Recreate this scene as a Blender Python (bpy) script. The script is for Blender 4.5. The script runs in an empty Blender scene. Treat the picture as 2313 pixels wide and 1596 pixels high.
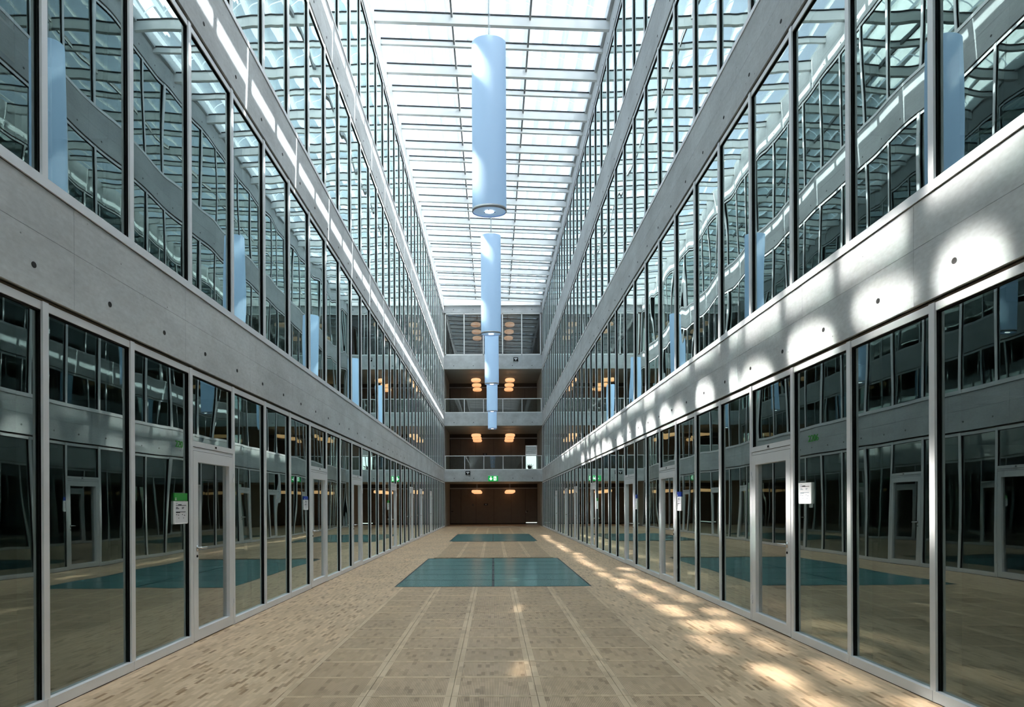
import bpy, math, random
from mathutils import Vector, Matrix

random.seed(7)
sc = bpy.context.scene
COL = sc.collection

# ------------------------------------------------------------------ camera, sky, sun, exposure
FPX, IW, IH = 1300.0, 2313.0, 1596.0
PPX, PPY = 1114.67, 1138.6
HC = 1.63
cam_d = bpy.data.cameras.new('camera')
cam_d.sensor_fit = 'HORIZONTAL'
cam_d.sensor_width = 36.0
cam_d.lens = 36.0 * FPX / IW
cam_d.shift_x = (IW / 2 - PPX) / IW
cam_d.shift_y = (PPY - IH / 2) / IW
cam_d.clip_end = 400
cam = bpy.data.objects.new('camera', cam_d)
COL.objects.link(cam)
ROLL = -0.0044
rt = Vector((math.cos(ROLL), 0, math.sin(ROLL)))
up = Vector((-math.sin(ROLL), 0, math.cos(ROLL)))
fw = Vector((0, 1, 0))
cam.matrix_world = Matrix(((rt.x, up.x, -fw.x, 0), (rt.y, up.y, -fw.y, 0), (rt.z, up.z, -fw.z, HC), (0, 0, 0, 1)))
sc.camera = cam

SUN_EL = math.atan(1.383)
GLINT_LAMP = 8.5              # W/m2 of the added lamps imitating sun off the left glass
SUN_TURN = 0.12          # a touch towards the far end
world = bpy.data.worlds.new('sky')
sc.world = world
world.use_nodes = True
wn = world.node_tree
wn.nodes.clear()
sky = wn.nodes.new('ShaderNodeTexSky')
sky.sky_type = 'NISHITA'
sky.sun_disc = False
sky.sun_elevation = SUN_EL
sky.sun_rotation = math.radians(90) - SUN_TURN
sky.dust_density = 2.5
sky.ozone_density = 0.2
bgn = wn.nodes.new('ShaderNodeBackground')
bgn.inputs['Strength'].default_value = 0.45
wo = wn.nodes.new('ShaderNodeOutputWorld')
hsv = wn.nodes.new('ShaderNodeHueSaturation')     # hazy summer sky
hsv.inputs['Saturation'].default_value = 0.6
hsv.inputs['Hue'].default_value = 0.485
wn.links.new(sky.outputs[0], hsv.inputs['Color'])
wn.links.new(hsv.outputs[0], bgn.inputs[0])
wn.links.new(bgn.outputs[0], wo.inputs[0])

sun_d = bpy.data.lights.new('sun', 'SUN')
sun_d.energy = 19.0
sun_d.angle = math.radians(0.3)
sun_d.color = (1.0, 0.975, 0.95)
sun = bpy.data.objects.new('sun', sun_d)
COL.objects.link(sun)
sd = Vector((-math.cos(SUN_EL) * math.cos(SUN_TURN), -math.cos(SUN_EL) * math.sin(SUN_TURN), -math.sin(SUN_EL)))
sun.rotation_euler = sd.to_track_quat('-Z', 'Y').to_euler()
sun.location = (20, 10, 40)

vs = sc.view_settings
vs.view_transform = 'Standard'
vs.look = 'None'
vs.exposure = 0.28
vs.gamma = 1.0
vs.use_curve_mapping = False
sc.cycles.max_bounces = 6
sc.cycles.diffuse_bounces = 3
sc.cycles.glossy_bounces = 4
sc.cycles.transparent_max_bounces = 8
sc.cycles.use_adaptive_sampling = True
sc.cycles.adaptive_threshold = 0.12
sc.cycles.blur_glossy = 1.0
sc.cycles.sample_clamp_indirect = 12.0

# ------------------------------------------------------------------ measures of the hall
WL, WR = 3.554, 3.579                 # concrete faces: left x=-WL, right x=+WR
BAY, PHL, PHR = 1.104, 4.583, 4.702   # mullion spacing and phase
Y0, Y1 = -4.4, 42.0                   # near and far end
BANDS = [(3.292, 4.150), (7.370, 8.315), (11.502, 12.508), (15.594, 16.62)]
OPEN = [(0.0, 3.292), (4.150, 7.370), (8.315, 11.502), (12.508, 15.594)]
DOOR_K = [2, 6, 9, 14, 18, 21, 25]
DEPTH = 5.5                           # rooms behind the glass

def face(side, d):
    """x of a plane d metres behind the concrete face on a side (-1 left, 1 right)"""
    return -(WL + d) if side < 0 else WR + d

# ------------------------------------------------------------------ materials
def nt(name):
    m = bpy.data.materials.new(name)
    m.use_nodes = True
    t = m.node_tree
    t.nodes.clear()
    o = t.nodes.new('ShaderNodeOutputMaterial')
    return m, t, o

def node(t, typ, **kw):
    n = t.nodes.new(typ)
    for k, v in kw.items():
        if hasattr(n, k):
            setattr(n, k, v)
        else:
            n.inputs[k].default_value = v
    return n

def L(t, a, b):
    t.links.new(a, b)

def rgba(c):
    return (c[0], c[1], c[2], 1.0)

def simple(name, col, rough=0.5, metal=0.0, emit=None, es=0.0, noise=0.0, nscale=8.0, spec=0.5):
    m, t, o = nt(name)
    p = node(t, 'ShaderNodeBsdfPrincipled')
    p.inputs['Base Color'].default_value = rgba(col)
    p.inputs['Roughness'].default_value = rough
    p.inputs['Metallic'].default_value = metal
    p.inputs['Specular IOR Level'].default_value = spec
    if noise:
        g = node(t, 'ShaderNodeNewGeometry')
        n = node(t, 'ShaderNodeTexNoise', Scale=nscale, Detail=5.0)
        L(t, g.outputs['Position'], n.inputs['Vector'])
        mp = node(t, 'ShaderNodeMapRange')
        mp.inputs[1].default_value = 0.3
        mp.inputs[2].default_value = 0.7
        mp.inputs[3].default_value = 1 - noise
        mp.inputs[4].default_value = 1 + noise
        L(t, n.outputs[0], mp.inputs[0])
        mx = node(t, 'ShaderNodeVectorMath', operation='SCALE')
        mx.inputs[0].default_value = col
        L(t, mp.outputs[0], mx.inputs['Scale'])
        L(t, mx.outputs[0], p.inputs['Base Color'])
    if emit:
        p.inputs['Emission Color'].default_value = rgba(emit)
        p.inputs['Emission Strength'].default_value = es
    L(t, p.outputs[0], o.inputs[0])
    return m

def concrete(name, col):
    m, t, o = nt(name)
    p = node(t, 'ShaderNodeBsdfPrincipled', Roughness=0.75)
    p.inputs['Specular IOR Level'].default_value = 0.3
    g = node(t, 'ShaderNodeNewGeometry')
    mpv = node(t, 'ShaderNodeMapping')
    mpv.inputs['Scale'].default_value = (1.0, 0.7, 1.3)
    L(t, g.outputs['Position'], mpv.inputs[0])
    n1 = node(t, 'ShaderNodeTexNoise', Scale=1.3, Detail=4.0, Roughness=0.65)
    L(t, mpv.outputs[0], n1.inputs[0])
    n2 = node(t, 'ShaderNodeTexNoise', Scale=28.0, Detail=2.0)
    L(t, mpv.outputs[0], n2.inputs[0])
    # board marks running along the hall
    mpb = node(t, 'ShaderNodeMapping')
    mpb.inputs['Scale'].default_value = (1.0, 0.25, 45.0)
    L(t, g.outputs['Position'], mpb.inputs[0])
    n3 = node(t, 'ShaderNodeTexNoise', Scale=1.0, Detail=1.0)
    L(t, mpb.outputs[0], n3.inputs[0])
    # air holes
    v = node(t, 'ShaderNodeTexVoronoi', Scale=5.5)
    L(t, g.outputs['Position'], v.inputs['Vector'])
    vr = node(t, 'ShaderNodeMapRange')
    vr.inputs[1].default_value = 0.03
    vr.inputs[2].default_value = 0.055
    vr.inputs[3].default_value = 0.35
    vr.inputs[4].default_value = 1.0
    L(t, v.outputs['Distance'], vr.inputs[0])
    def mr(src, lo, hi):
        q = node(t, 'ShaderNodeMapRange')
        q.inputs[1].default_value = 0.3
        q.inputs[2].default_value = 0.7
        q.inputs[3].default_value = lo
        q.inputs[4].default_value = hi
        L(t, src, q.inputs[0])
        return q.outputs[0]
    def mul(a, b):
        q = node(t, 'ShaderNodeMath', operation='MULTIPLY')
        L(t, a, q.inputs[0])
        L(t, b, q.inputs[1])
        return q.outputs[0]
    k = mul(mul(mr(n1.outputs[0], 0.82, 1.14), mr(n2.outputs[0], 0.93, 1.06)), mul(mr(n3.outputs[0], 0.975, 1.02), vr.outputs[0]))
    s = node(t, 'ShaderNodeVectorMath', operation='SCALE')
    s.inputs[0].default_value = col
    L(t, k, s.inputs['Scale'])
    L(t, s.outputs[0], p.inputs['Base Color'])
    L(t, p.outputs[0], o.inputs[0])
    return m

def glass(name, tint, gloss=(0.9, 0.97, 0.96), ior=1.55, gain=2.2, base=0.18, wave=0.0, wscale=(1.1, 1.1, 0.45)):
    """thin pane: tinted see-through plus a wavy mirror image that grows with angle"""
    m, t, o = nt(name)
    tr = node(t, 'ShaderNodeBsdfTransparent')
    tr.inputs[0].default_value = rgba(tint)
    gl = node(t, 'ShaderNodeBsdfGlossy', Roughness=0.0)
    gl.inputs[0].default_value = rgba(gloss)
    fr = node(t, 'ShaderNodeFresnel', IOR=ior)
    if wave:
        tc = node(t, 'ShaderNodeTexCoord')
        oi = node(t, 'ShaderNodeObjectInfo')
        sc_ = node(t, 'ShaderNodeVectorMath', operation='MULTIPLY')
        sc_.inputs[1].default_value = wscale
        L(t, tc.outputs['Object'], sc_.inputs[0])
        r = node(t, 'ShaderNodeMath', operation='MULTIPLY')
        r.inputs[1].default_value = 37.0
        L(t, oi.outputs['Random'], r.inputs[0])
        cmb = node(t, 'ShaderNodeCombineXYZ')
        L(t, r.outputs[0], cmb.inputs[0])
        L(t, r.outputs[0], cmb.inputs[1])
        ad = node(t, 'ShaderNodeVectorMath', operation='ADD')
        L(t, sc_.outputs[0], ad.inputs[0])
        L(t, cmb.outputs[0], ad.inputs[1])
        n = node(t, 'ShaderNodeTexNoise', Scale=1.0, Detail=0.5, Roughness=0.4)
        L(t, ad.outputs[0], n.inputs[0])
        b = node(t, 'ShaderNodeBump', Strength=1.0, Distance=wave)
        L(t, n.outputs[0], b.inputs['Height'])
        L(t, b.outputs[0], gl.inputs['Normal'])
    ma = node(t, 'ShaderNodeMath', operation='MULTIPLY_ADD')
    ma.use_clamp = True
    ma.inputs[1].default_value = gain
    ma.inputs[2].default_value = base
    L(t, fr.outputs[0], ma.inputs[0])
    mx = node(t, 'ShaderNodeMixShader')
    L(t, ma.outputs[0], mx.inputs[0])
    L(t, tr.outputs[0], mx.inputs[1])
    L(t, gl.outputs[0], mx.inputs[2])
    L(t, mx.outputs[0], o.inputs[0])
    return m

def parquet(name, c1, c2, c3, bw, rh, grooves=False, rough=0.38, along_y=True):
    m, t, o = nt(name)
    p = node(t, 'ShaderNodeBsdfPrincipled', Roughness=rough)
    p.inputs['Specular IOR Level'].default_value = 0.4
    g = node(t, 'ShaderNodeNewGeometry')
    mp = node(t, 'ShaderNodeMapping')
    if along_y:
        mp.inputs['Rotation'].default_value = (0, 0, math.radians(90))
    L(t, g.outputs['Position'], mp.inputs[0])
    br = node(t, 'ShaderNodeTexBrick')
    br.offset = 0.37
    br.offset_frequency = 2
    br.squash = 1.0
    br.inputs['Color1'].default_value = (0, 0, 0, 1)
    br.inputs['Color2'].default_value = (1, 1, 1, 1)
    br.inputs['Mortar'].default_value = (0.42, 0.42, 0.42, 1)
    br.inputs['Scale'].default_value = 1.0
    br.inputs['Mortar Size'].default_value = 0.0008
    br.inputs['Mortar Smooth'].default_value = 0.1
    br.inputs['Bias'].default_value = 0.0
    br.inputs['Brick Width'].default_value = bw
    br.inputs['Row Height'].default_value = rh
    L(t, mp.outputs[0], br.inputs['Vector'])
    cr = node(t, 'ShaderNodeValToRGB')
    e = cr.color_ramp.elements
    e[0].position = 0.0
    e[0].color = rgba(c3)
    e[1].position = 1.0
    e[1].color = rgba(c1)
    q = e.new(0.16)
    q.color = rgba(c2)
    q = e.new(0.6)
    q.color = rgba(tuple((a + b) / 2 for a, b in zip(c1, c2)))
    L(t, br.outputs['Color'], cr.inputs[0])
    n = node(t, 'ShaderNodeTexNoise', Scale=0.9, Detail=3.0)
    L(t, g.outputs['Position'], n.inputs[0])
    mr = node(t, 'ShaderNodeMapRange')
    mr.inputs[1].default_value = 0.3
    mr.inputs[2].default_value = 0.7
    mr.inputs[3].default_value = 0.88
    mr.inputs[4].default_value = 1.1
    L(t, n.outputs[0], mr.inputs[0])
    k = mr.outputs[0]
    if grooves:
        sx = node(t, 'ShaderNodeSeparateXYZ')
        L(t, g.outputs['Position'], sx.inputs[0])
        dv = node(t, 'ShaderNodeMath', operation='DIVIDE')
        dv.inputs[1].default_value = 0.0145
        L(t, sx.outputs[0], dv.inputs[0])
        frn = node(t, 'ShaderNodeMath', operation='FRACT')
        L(t, dv.outputs[0], frn.inputs[0])
        gt = node(t, 'ShaderNodeMapRange')
        gt.inputs[1].default_value = 0.62
        gt.inputs[2].default_value = 0.68
        gt.inputs[3].default_value = 1.0
        gt.inputs[4].default_value = 0.42
        L(t, frn.outputs[0], gt.inputs[0])
        mm = node(t, 'ShaderNodeMath', operation='MULTIPLY')
        L(t, k, mm.inputs[0])
        L(t, gt.outputs[0], mm.inputs[1])
        k = mm.outputs[0]
    s = node(t, 'ShaderNodeVectorMath', operation='SCALE')
    L(t, cr.outputs[0], s.inputs[0])
    L(t, k, s.inputs['Scale'])
    L(t, s.outputs[0], p.inputs['Base Color'])
    L(t, p.outputs[0], o.inputs[0])
    return m

def translucent(name, col, frac=0.5, rough=0.6):
    m, t, o = nt(name)
    d = node(t, 'ShaderNodeBsdfDiffuse')
    d.inputs[0].default_value = rgba(col)
    tl = node(t, 'ShaderNodeBsdfTranslucent')
    tl.inputs[0].default_value = rgba(col)
    mx = node(t, 'ShaderNodeMixShader')
    mx.inputs[0].default_value = frac
    L(t, d.outputs[0], mx.inputs[1])
    L(t, tl.outputs[0], mx.inputs[2])
    gl = node(t, 'ShaderNodeBsdfGlossy', Roughness=0.25)
    fr = node(t, 'ShaderNodeFresnel', IOR=1.4)
    m2 = node(t, 'ShaderNodeMixShader')
    L(t, fr.outputs[0], m2.inputs[0])
    L(t, mx.outputs[0], m2.inputs[1])
    L(t, gl.outputs[0], m2.inputs[2])
    L(t, m2.outputs[0], o.inputs[0])
    return m

M = {}
M['concrete'] = concrete('fair faced concrete', (0.54, 0.57, 0.585))
M['concrete_joint'] = simple('concrete joint', (0.12, 0.12, 0.115), 0.9)
M['tie_hole'] = simple('tie hole shadow plug', (0.02, 0.02, 0.02), 0.9)
M['alu'] = simple('anodised aluminium', (0.82, 0.83, 0.85), 0.4, 0.2, noise=0.03, nscale=2.0)
M['black'] = simple('black gasket', (0.004, 0.004, 0.004), 0.7, spec=0.2)
M['brown'] = simple('brown seal strip', (0.10, 0.075, 0.05), 0.8)
M['inner_alu'] = simple('inner mullion grey', (0.38, 0.42, 0.39), 0.5)
M['glass'] = glass('facade glass', (0.50, 0.63, 0.60), gloss=(0.84, 0.98, 0.95), wave=0.006)
M['glass_door'] = glass('door glass', (0.50, 0.62, 0.60), wave=0.0007)
M['roof_glass'] = glass('roof glass', (0.86, 0.92, 0.93), gain=1.0, base=0.0)
M['rail_glass'] = glass('railing glass', (0.62, 0.76, 0.72), gain=1.6, base=0.03, wave=0.001)
M['end_glass'] = glass('gallery glass', (0.35, 0.42, 0.5), gain=2.0, base=0.04, wave=0.003)
M['parquet'] = parquet('oak strip parquet', (0.69, 0.50, 0.325), (0.52, 0.365, 0.225), (0.31, 0.19, 0.10), 0.155, 0.034)
M['panel_inner'] = parquet('slotted oak grille', (0.62, 0.44, 0.275), (0.51, 0.355, 0.21), (0.36, 0.23, 0.125), 0.11, 0.042, grooves=True)
M['panel_border'] = parquet('oak grille border', (0.66, 0.50, 0.33), (0.56, 0.41, 0.26), (0.44, 0.31, 0.19), 0.2, 0.07)
M['floor_pit'] = simple('dark floor gap', (0.05, 0.04, 0.03), 0.9)
M['floor_glass'] = simple('teal floor glass', (0.105, 0.255, 0.25), 0.2, spec=0.5, noise=0.08, nscale=1.2)
M['floor_glass_frame'] = simple('dark steel seam', (0.03, 0.04, 0.045), 0.5)
M['white_steel'] = simple('white painted steel', (0.88, 0.90, 0.90), 0.5)
M['dark_seal'] = simple('roof glazing seal', (0.012, 0.016, 0.02), 0.7)
M['grey_bar'] = simple('grey roof bar', (0.33, 0.34, 0.35), 0.5)
M['louver'] = translucent('white sun blade', (0.92, 0.94, 0.95), 0.8)
M['lamp_blue'] = simple('pale blue lit lamp diffuser', (0.50, 0.70, 0.93), 0.55, emit=(0.36, 0.62, 1.0), es=0.27)
M['lamp_rim'] = simple('lamp rim grey', (0.45, 0.48, 0.52), 0.4, 0.3)
M['lamp_light'] = simple('lamp spot lens', (1, 1, 1), 0.3, emit=(1, 1, 1), es=4.0)
M['cable'] = simple('steel cable', (0.4, 0.45, 0.5), 0.4, 0.6)
M['warm'] = simple('warm lamp glass', (1.0, 0.75, 0.5), 0.5, emit=(1.0, 0.50, 0.22), es=0.85)
M['warm_core'] = simple('warm lamp lower face', (1.0, 0.8, 0.6), 0.5, emit=(1.0, 0.42, 0.16), es=0.7)
M['brown_panel'] = simple('brown wall panel', (0.15, 0.118, 0.094), 0.6, noise=0.06, nscale=3.0)
M['brown_dark'] = simple('dark brown ceiling', (0.05, 0.042, 0.036), 0.8)
M['plinth'] = simple('dark plinth', (0.02, 0.016, 0.012), 0.7)
M['room_wall'] = simple('room wall plaster', (0.34, 0.36, 0.34), 0.8, noise=0.05, nscale=1.0)
M['room_floor'] = simple('room linoleum', (0.13, 0.13, 0.12), 0.5)
M['paper'] = simple('white paper', (0.72, 0.73, 0.76), 0.8)
M['paper_edge'] = simple('clear acrylic edge', (0.9, 0.92, 0.92), 0.3)
M['green'] = simple('green header', (0.03, 0.30, 0.045), 0.5)
M['blue'] = simple('blue header', (0.015, 0.06, 0.42), 0.5)
M['ink'] = simple('printed ink', (0.03, 0.035, 0.045), 0.8)
M['ink_pale'] = simple('pale printed ink', (0.30, 0.36, 0.42), 0.8)
M['sign_green'] = simple('escape sign green', (0.0, 0.30, 0.05), 0.5, emit=(0.0, 0.42, 0.07), es=0.55)
M['sign_gap_white'] = simple('escape sign and door gap glow', (0.9, 0.95, 0.9), 0.5, emit=(0.9, 1.0, 0.92), es=0.9)  # also the glowing strip in place of daylight under the gallery door
M['steel'] = simple('brushed steel', (0.62, 0.62, 0.60), 0.25, 0.9)
M['number_green'] = simple('green number film', (0.03, 0.30, 0.03), 0.6)
M['shelf'] = simple('shelf board', (0.55, 0.50, 0.40), 0.6)
M['blind'] = simple('blue grey blind slat', (0.16, 0.24, 0.27), 0.5)
M['desk'] = simple('pale green desk top', (0.42, 0.52, 0.46), 0.5)
M['foliage'] = simple('dark outdoor foliage', (0.02, 0.04, 0.03), 0.9)

# ------------------------------------------------------------------ mesh helpers
class MB:
    def __init__(self):
        self.v, self.f, self.mi, self.mats = [], [], [], []
    def _m(self, mat):
        if mat not in self.mats:
            self.mats.append(mat)
        return self.mats.index(mat)
    def box(self, x0, x1, y0, y1, z0, z1, mat, skip=()):
        if x0 > x1: x0, x1 = x1, x0
        if y0 > y1: y0, y1 = y1, y0
        if z0 > z1: z0, z1 = z1, z0
        b = len(self.v)
        self.v += [(x0, y0, z0), (x1, y0, z0), (x1, y1, z0), (x0, y1, z0), (x0, y0, z1), (x1, y0, z1), (x1, y1, z1), (x0, y1, z1)]
        fs = [(0, 3, 2, 1), (4, 5, 6, 7), (0, 1, 5, 4), (1, 2, 6, 5), (2, 3, 7, 6), (3, 0, 4, 7)]
        i = self._m(mat)
        for f in fs:
            self.f.append(tuple(b + k for k in f))
            self.mi.append(i)
        return self
    def poly(self, pts, mat):
        b = len(self.v)
        self.v += list(pts)
        self.f.append(tuple(range(b, b + len(pts))))
        self.mi.append(self._m(mat))
        return self
    def prism(self, pts, off, mat):
        """closed outline pts swept by vector off"""
        n, b = len(pts), len(self.v)
        i = self._m(mat)
        self.v += [tuple(p) for p in pts] + [tuple(a + c for a, c in zip(p, off)) for p in pts]
        self.f.append(tuple(range(b + n - 1, b - 1, -1)))
        self.mi.append(i)
        self.f.append(tuple(range(b + n, b + 2 * n)))
        self.mi.append(i)
        for k in range(n):
            j = (k + 1) % n
            self.f.append((b + k, b + j, b + n + j, b + n + k))
            self.mi.append(i)
        return self
    def lathe(self, prof, mat, seg=24, c=(0, 0, 0), sx=1.0, sy=1.0, axis='Z', caps=True):
        """prof: list of (r, h, optional material)"""
        b = len(self.v)
        def pt(r, h, a):
            u, w = r * math.cos(a) * sx, r * math.sin(a) * sy
            if axis == 'Z': return (c[0] + u, c[1] + w, c[2] + h)
            if axis == 'X': return (c[0] + h, c[1] + u, c[2] + w)
            return (c[0] + w, c[1] + h, c[2] + u)
        for p in prof:
            for k in range(seg):
                self.v.append(pt(p[0], p[1], 2 * math.pi * k / seg))
        for q in range(len(prof) - 1):
            mt = prof[q + 1][2] if len(prof[q + 1]) > 2 else mat
            i = self._m(mt)
            for k in range(seg):
                j = (k + 1) % seg
                self.f.append((b + q * seg + k, b + q * seg + j, b + (q + 1) * seg + j, b + (q + 1) * seg + k))
                self.mi.append(i)
        if caps:
            i = self._m(mat)
            self.f.append(tuple(b + k for k in range(seg - 1, -1, -1)))
            self.mi.append(i)
            e = b + (len(prof) - 1) * seg
            self.f.append(tuple(e + k for k in range(seg)))
            self.mi.append(self._m(prof[-1][2]) if len(prof[-1]) > 2 else i)
        return self
    def mesh(self, name, smooth=False):
        me = bpy.data.meshes.new(name)
        me.from_pydata(self.v, [], self.f)
        for m in self.mats:
            me.materials.append(M[m])
        me.polygons.foreach_set('material_index', self.mi)
        if smooth:
            me.polygons.foreach_set('use_smooth', [True] * len(me.polygons))
        me.update()
        return me

def put(name, me, parent=None, loc=(0, 0, 0)):
    """link an object; loc is given in world space"""
    o = bpy.data.objects.new(name, me)
    COL.objects.link(o)
    w = Vector(loc)
    if parent is not None:
        o.parent = parent
        w = w - world_loc(parent)
    o.location = w
    return o

def world_loc(o):
    w = o.location.copy()
    while o.parent is not None:
        o = o.parent
        w = w + o.location
    return w

def tag(o, label, cat, group=None, kind=None):
    o['label'] = label
    o['category'] = cat
    if group: o['group'] = group
    if kind: o['kind'] = kind
    return o

def empty(name, loc, label, cat, group=None, kind=None):
    o = bpy.data.objects.new(name, None)
    o.empty_display_size = 0.2
    COL.objects.link(o)
    o.location = loc
    return tag(o, label, cat, group, kind)

def sub(o, label):
    o['label'] = label
    return o

# ------------------------------------------------------------------ floor
PLATES = [(11.43, 17.45), (25.5, 31.6)]
PX0, PX1 = -1.98, 1.95
GX = 1.83
mb = MB()
mb.box(face(-1, 0.16), PX0, Y0, 47.2, -0.25, 0, 'parquet')
mb.box(PX1, face(1, 0.16), Y0, 47.2, -0.25, 0, 'parquet')
mb.box(PX0, PX1, Y0, 47.2, -0.25, -0.03, 'floor_pit')
runs = [(Y0, PLATES[0][0]), (PLATES[0][1], PLATES[1][0]), (PLATES[1][1], 47.2)]
for a, b in runs:
    mb.box(PX0, -GX, a, b, -0.05, 0, 'parquet')
    mb.box(GX, PX1, a, b, -0.05, 0, 'parquet')
mb.box(-GX, GX, 40.0, 47.2, -0.05, 0, 'parquet')
mb.box(-GX, GX, Y0, 0.1, -0.05, 0, 'parquet')
floor = put('floor', mb.mesh('floor'))
tag(floor, 'oak strip parquet floor running the length of the atrium', 'floor', kind='structure')
# slotted wooden panels down the middle
PW, PL = 2 * GX / 5, 0.5425
g, bx, by = 0.002, 0.055, 0.024
mb = MB()
mb.box(-PW / 2 + g, -PW / 2 + bx, g, PL - g, -0.03, 0.0, 'panel_border')
mb.box(PW / 2 - bx, PW / 2 - g, g, PL - g, -0.03, 0.0, 'panel_border')
mb.box(-PW / 2 + bx, PW / 2 - bx, g, by, -0.03, 0.0, 'panel_border')
mb.box(-PW / 2 + bx, PW / 2 - bx, PL - by, PL - g, -0.03, 0.0, 'panel_border')
mb.box(-PW / 2 + bx, PW / 2 - bx, by, PL - by, -0.03, -0.0015, 'panel_inner')
pm = mb.mesh('floor_panel')
for a, b in ((PLATES[0][0] - 0.02, 0.3), (PLATES[0][1] + 0.02, PLATES[1][0]), (PLATES[1][1] + 0.02, 40.0)):
    if b < a:
        n = int(round((a - b) / PL))
        ys = [a - PL * (i + 1) for i in range(n)]
    else:
        n = int((b - a) / PL)
        ys = [a + (b - a - n * PL) / 2 + PL * i for i in range(n)]
    for y in ys:
        for i in range(5):
            put('floor_panel', pm, floor, (-GX + PW * (i + 0.5), y, 0))
# walk-on glass plates set in the floor
def plate(a, b, rows, label):
    r = empty('floor_glass_plate', (0, a, 0), label, 'floor glass', 'walk-on glass plates in the floor')
    fm = MB()
    fm.box(PX0, PX1, a, b, -0.03, -0.012, 'floor_glass_frame')
    for x0, x1, y0, y1 in ((PX0, PX0 + .03, a, b), (PX1 - .03, PX1, a, b), (PX0, PX1, a, a + .03), (PX0, PX1, b - .03, b)):
        fm.box(x0, x1, y0, y1, -0.012, 0.0, 'floor_glass_frame')
    f = put('frame', fm.mesh('floor_plate_frame'), r, (0, 0, 0))
    xs = [PX0 + .035, -0.04, 0.01, PX1 - .035]
    st = (b - a - .07) / rows
    for k in range(1, rows):
        sm = MB()
        sm.box(PX0 + .03, PX1 - .03, a + .035 + st * k - .02, a + .035 + st * k + .02, -0.012, 0.0, 'floor_glass_frame')
        put('seam', sm.mesh('floor_plate_seam'), r, (0, 0, 0))
    for k in range(rows):
        for q in (0, 2):
            w = xs[q + 1] - xs[q]
            pmb = MB()
            pmb.box(0, w, 0.021, st - 0.021, -0.012, -0.001, 'floor_glass')
            put('pane', pmb.mesh('floor_pane'), r, (xs[q], a + .035 + st * k, 0))
    return r
plate(PLATES[0][0], PLATES[0][1], 6, 'large teal glass plate in the floor, the nearer of the two')
plate(PLATES[1][0], PLATES[1][1], 6, 'teal glass plate in the floor, the farther one near the end wall')
# thin grate near the end wall
mb = MB()
mb.box(-1.97, 1.97, 40.9, 41.25, 0.0, 0.006, 'floor_glass_frame')
for i in range(24):
    x = -1.95 + i * 0.163
    mb.box(x, x + 0.14, 40.93, 41.22, 0.006, 0.012, 'grey_bar')
tag(put('floor_grate', mb.mesh('floor_grate')), 'narrow dark floor grate across the hall before the end wall', 'grate')

# ------------------------------------------------------------------ concrete bands, slabs, rooms
def side_name(s):
    return 'left' if s < 0 else 'right'
PANEL_L, PANEL_PH = 1.768, 4.89
for s in (-1, 1):
    mb = MB()
    for i, (a, b) in enumerate(BANDS):
        mb.box(face(s, 0.02), face(s, DEPTH), Y0, 47.2, a + 0.004, b - 0.004, 'concrete_joint' if False else 'room_wall')
    mb.box(face(s, DEPTH), face(s, DEPTH + 0.2), Y0, 47.2, -0.25, 16.62, 'room_wall')
    mb.box(face(s, 0.16), face(s, DEPTH), Y0, 47.2, -0.25, 0.0, 'room_floor')
    for (a, b) in OPEN[1:]:
        mb.box(face(s, 0.25), face(s, DEPTH), Y0, 47.2, a, a + 0.02, 'room_floor')
    for y in (9.0, 16.5, 24.0, 31.5, 39.0):
        for (a, b) in OPEN:
            mb.box(face(s, 0.35), face(s, DEPTH), y, y + 0.12, a, b, 'room_wall')
    w = put('wall_' + side_name(s), mb.mesh('wall_shell'))
    tag(w, 'board-marked concrete floor bands of the %s facade' % side_name(s), 'wall', kind='structure')
    # facing panels
    cache = {}
    for i, (a, b) in enumerate(BANDS):
        zj = a + 0.48
        k = math.floor((Y0 - PANEL_PH) / PANEL_L)
        while True:
            y0 = PANEL_PH + PANEL_L * k
            y1 = y0 + PANEL_L
            k += 1
            if y1 <= Y0: continue
            if y0 >= Y1: break
            y0c, y1c = max(y0, Y0), min(y1, Y1)
            for j, (za, zb) in enumerate(((a, zj), (zj, b))):
                key = (i, j, round(y1c - y0c, 3))
                if key not in cache:
                    q = MB()
                    q.box(0, s * 0.021, 0.0015, (y1c - y0c) - 0.0015, za + (0.0015 if j else 0), zb - (0 if j else 0.0015), 'concrete')
                    cache[key] = q.mesh('concrete_panel')
                put('concrete_panel', cache[key], w, (face(s, 0), y0c, 0))
    # tie holes
    th = MB().lathe([(0.024, 0), (0.024, -s * 0.003), (0.013, -s * 0.003)], 'tie_hole', 12, axis='X').mesh('tie_hole')
    for i, (a, b) in enumerate(BANDS):
        for k in range(22):
            y = 4.46 + 0.884 * k
            put('tie_hole', th, w, (face(s, 0), y, a + 0.21))

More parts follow.
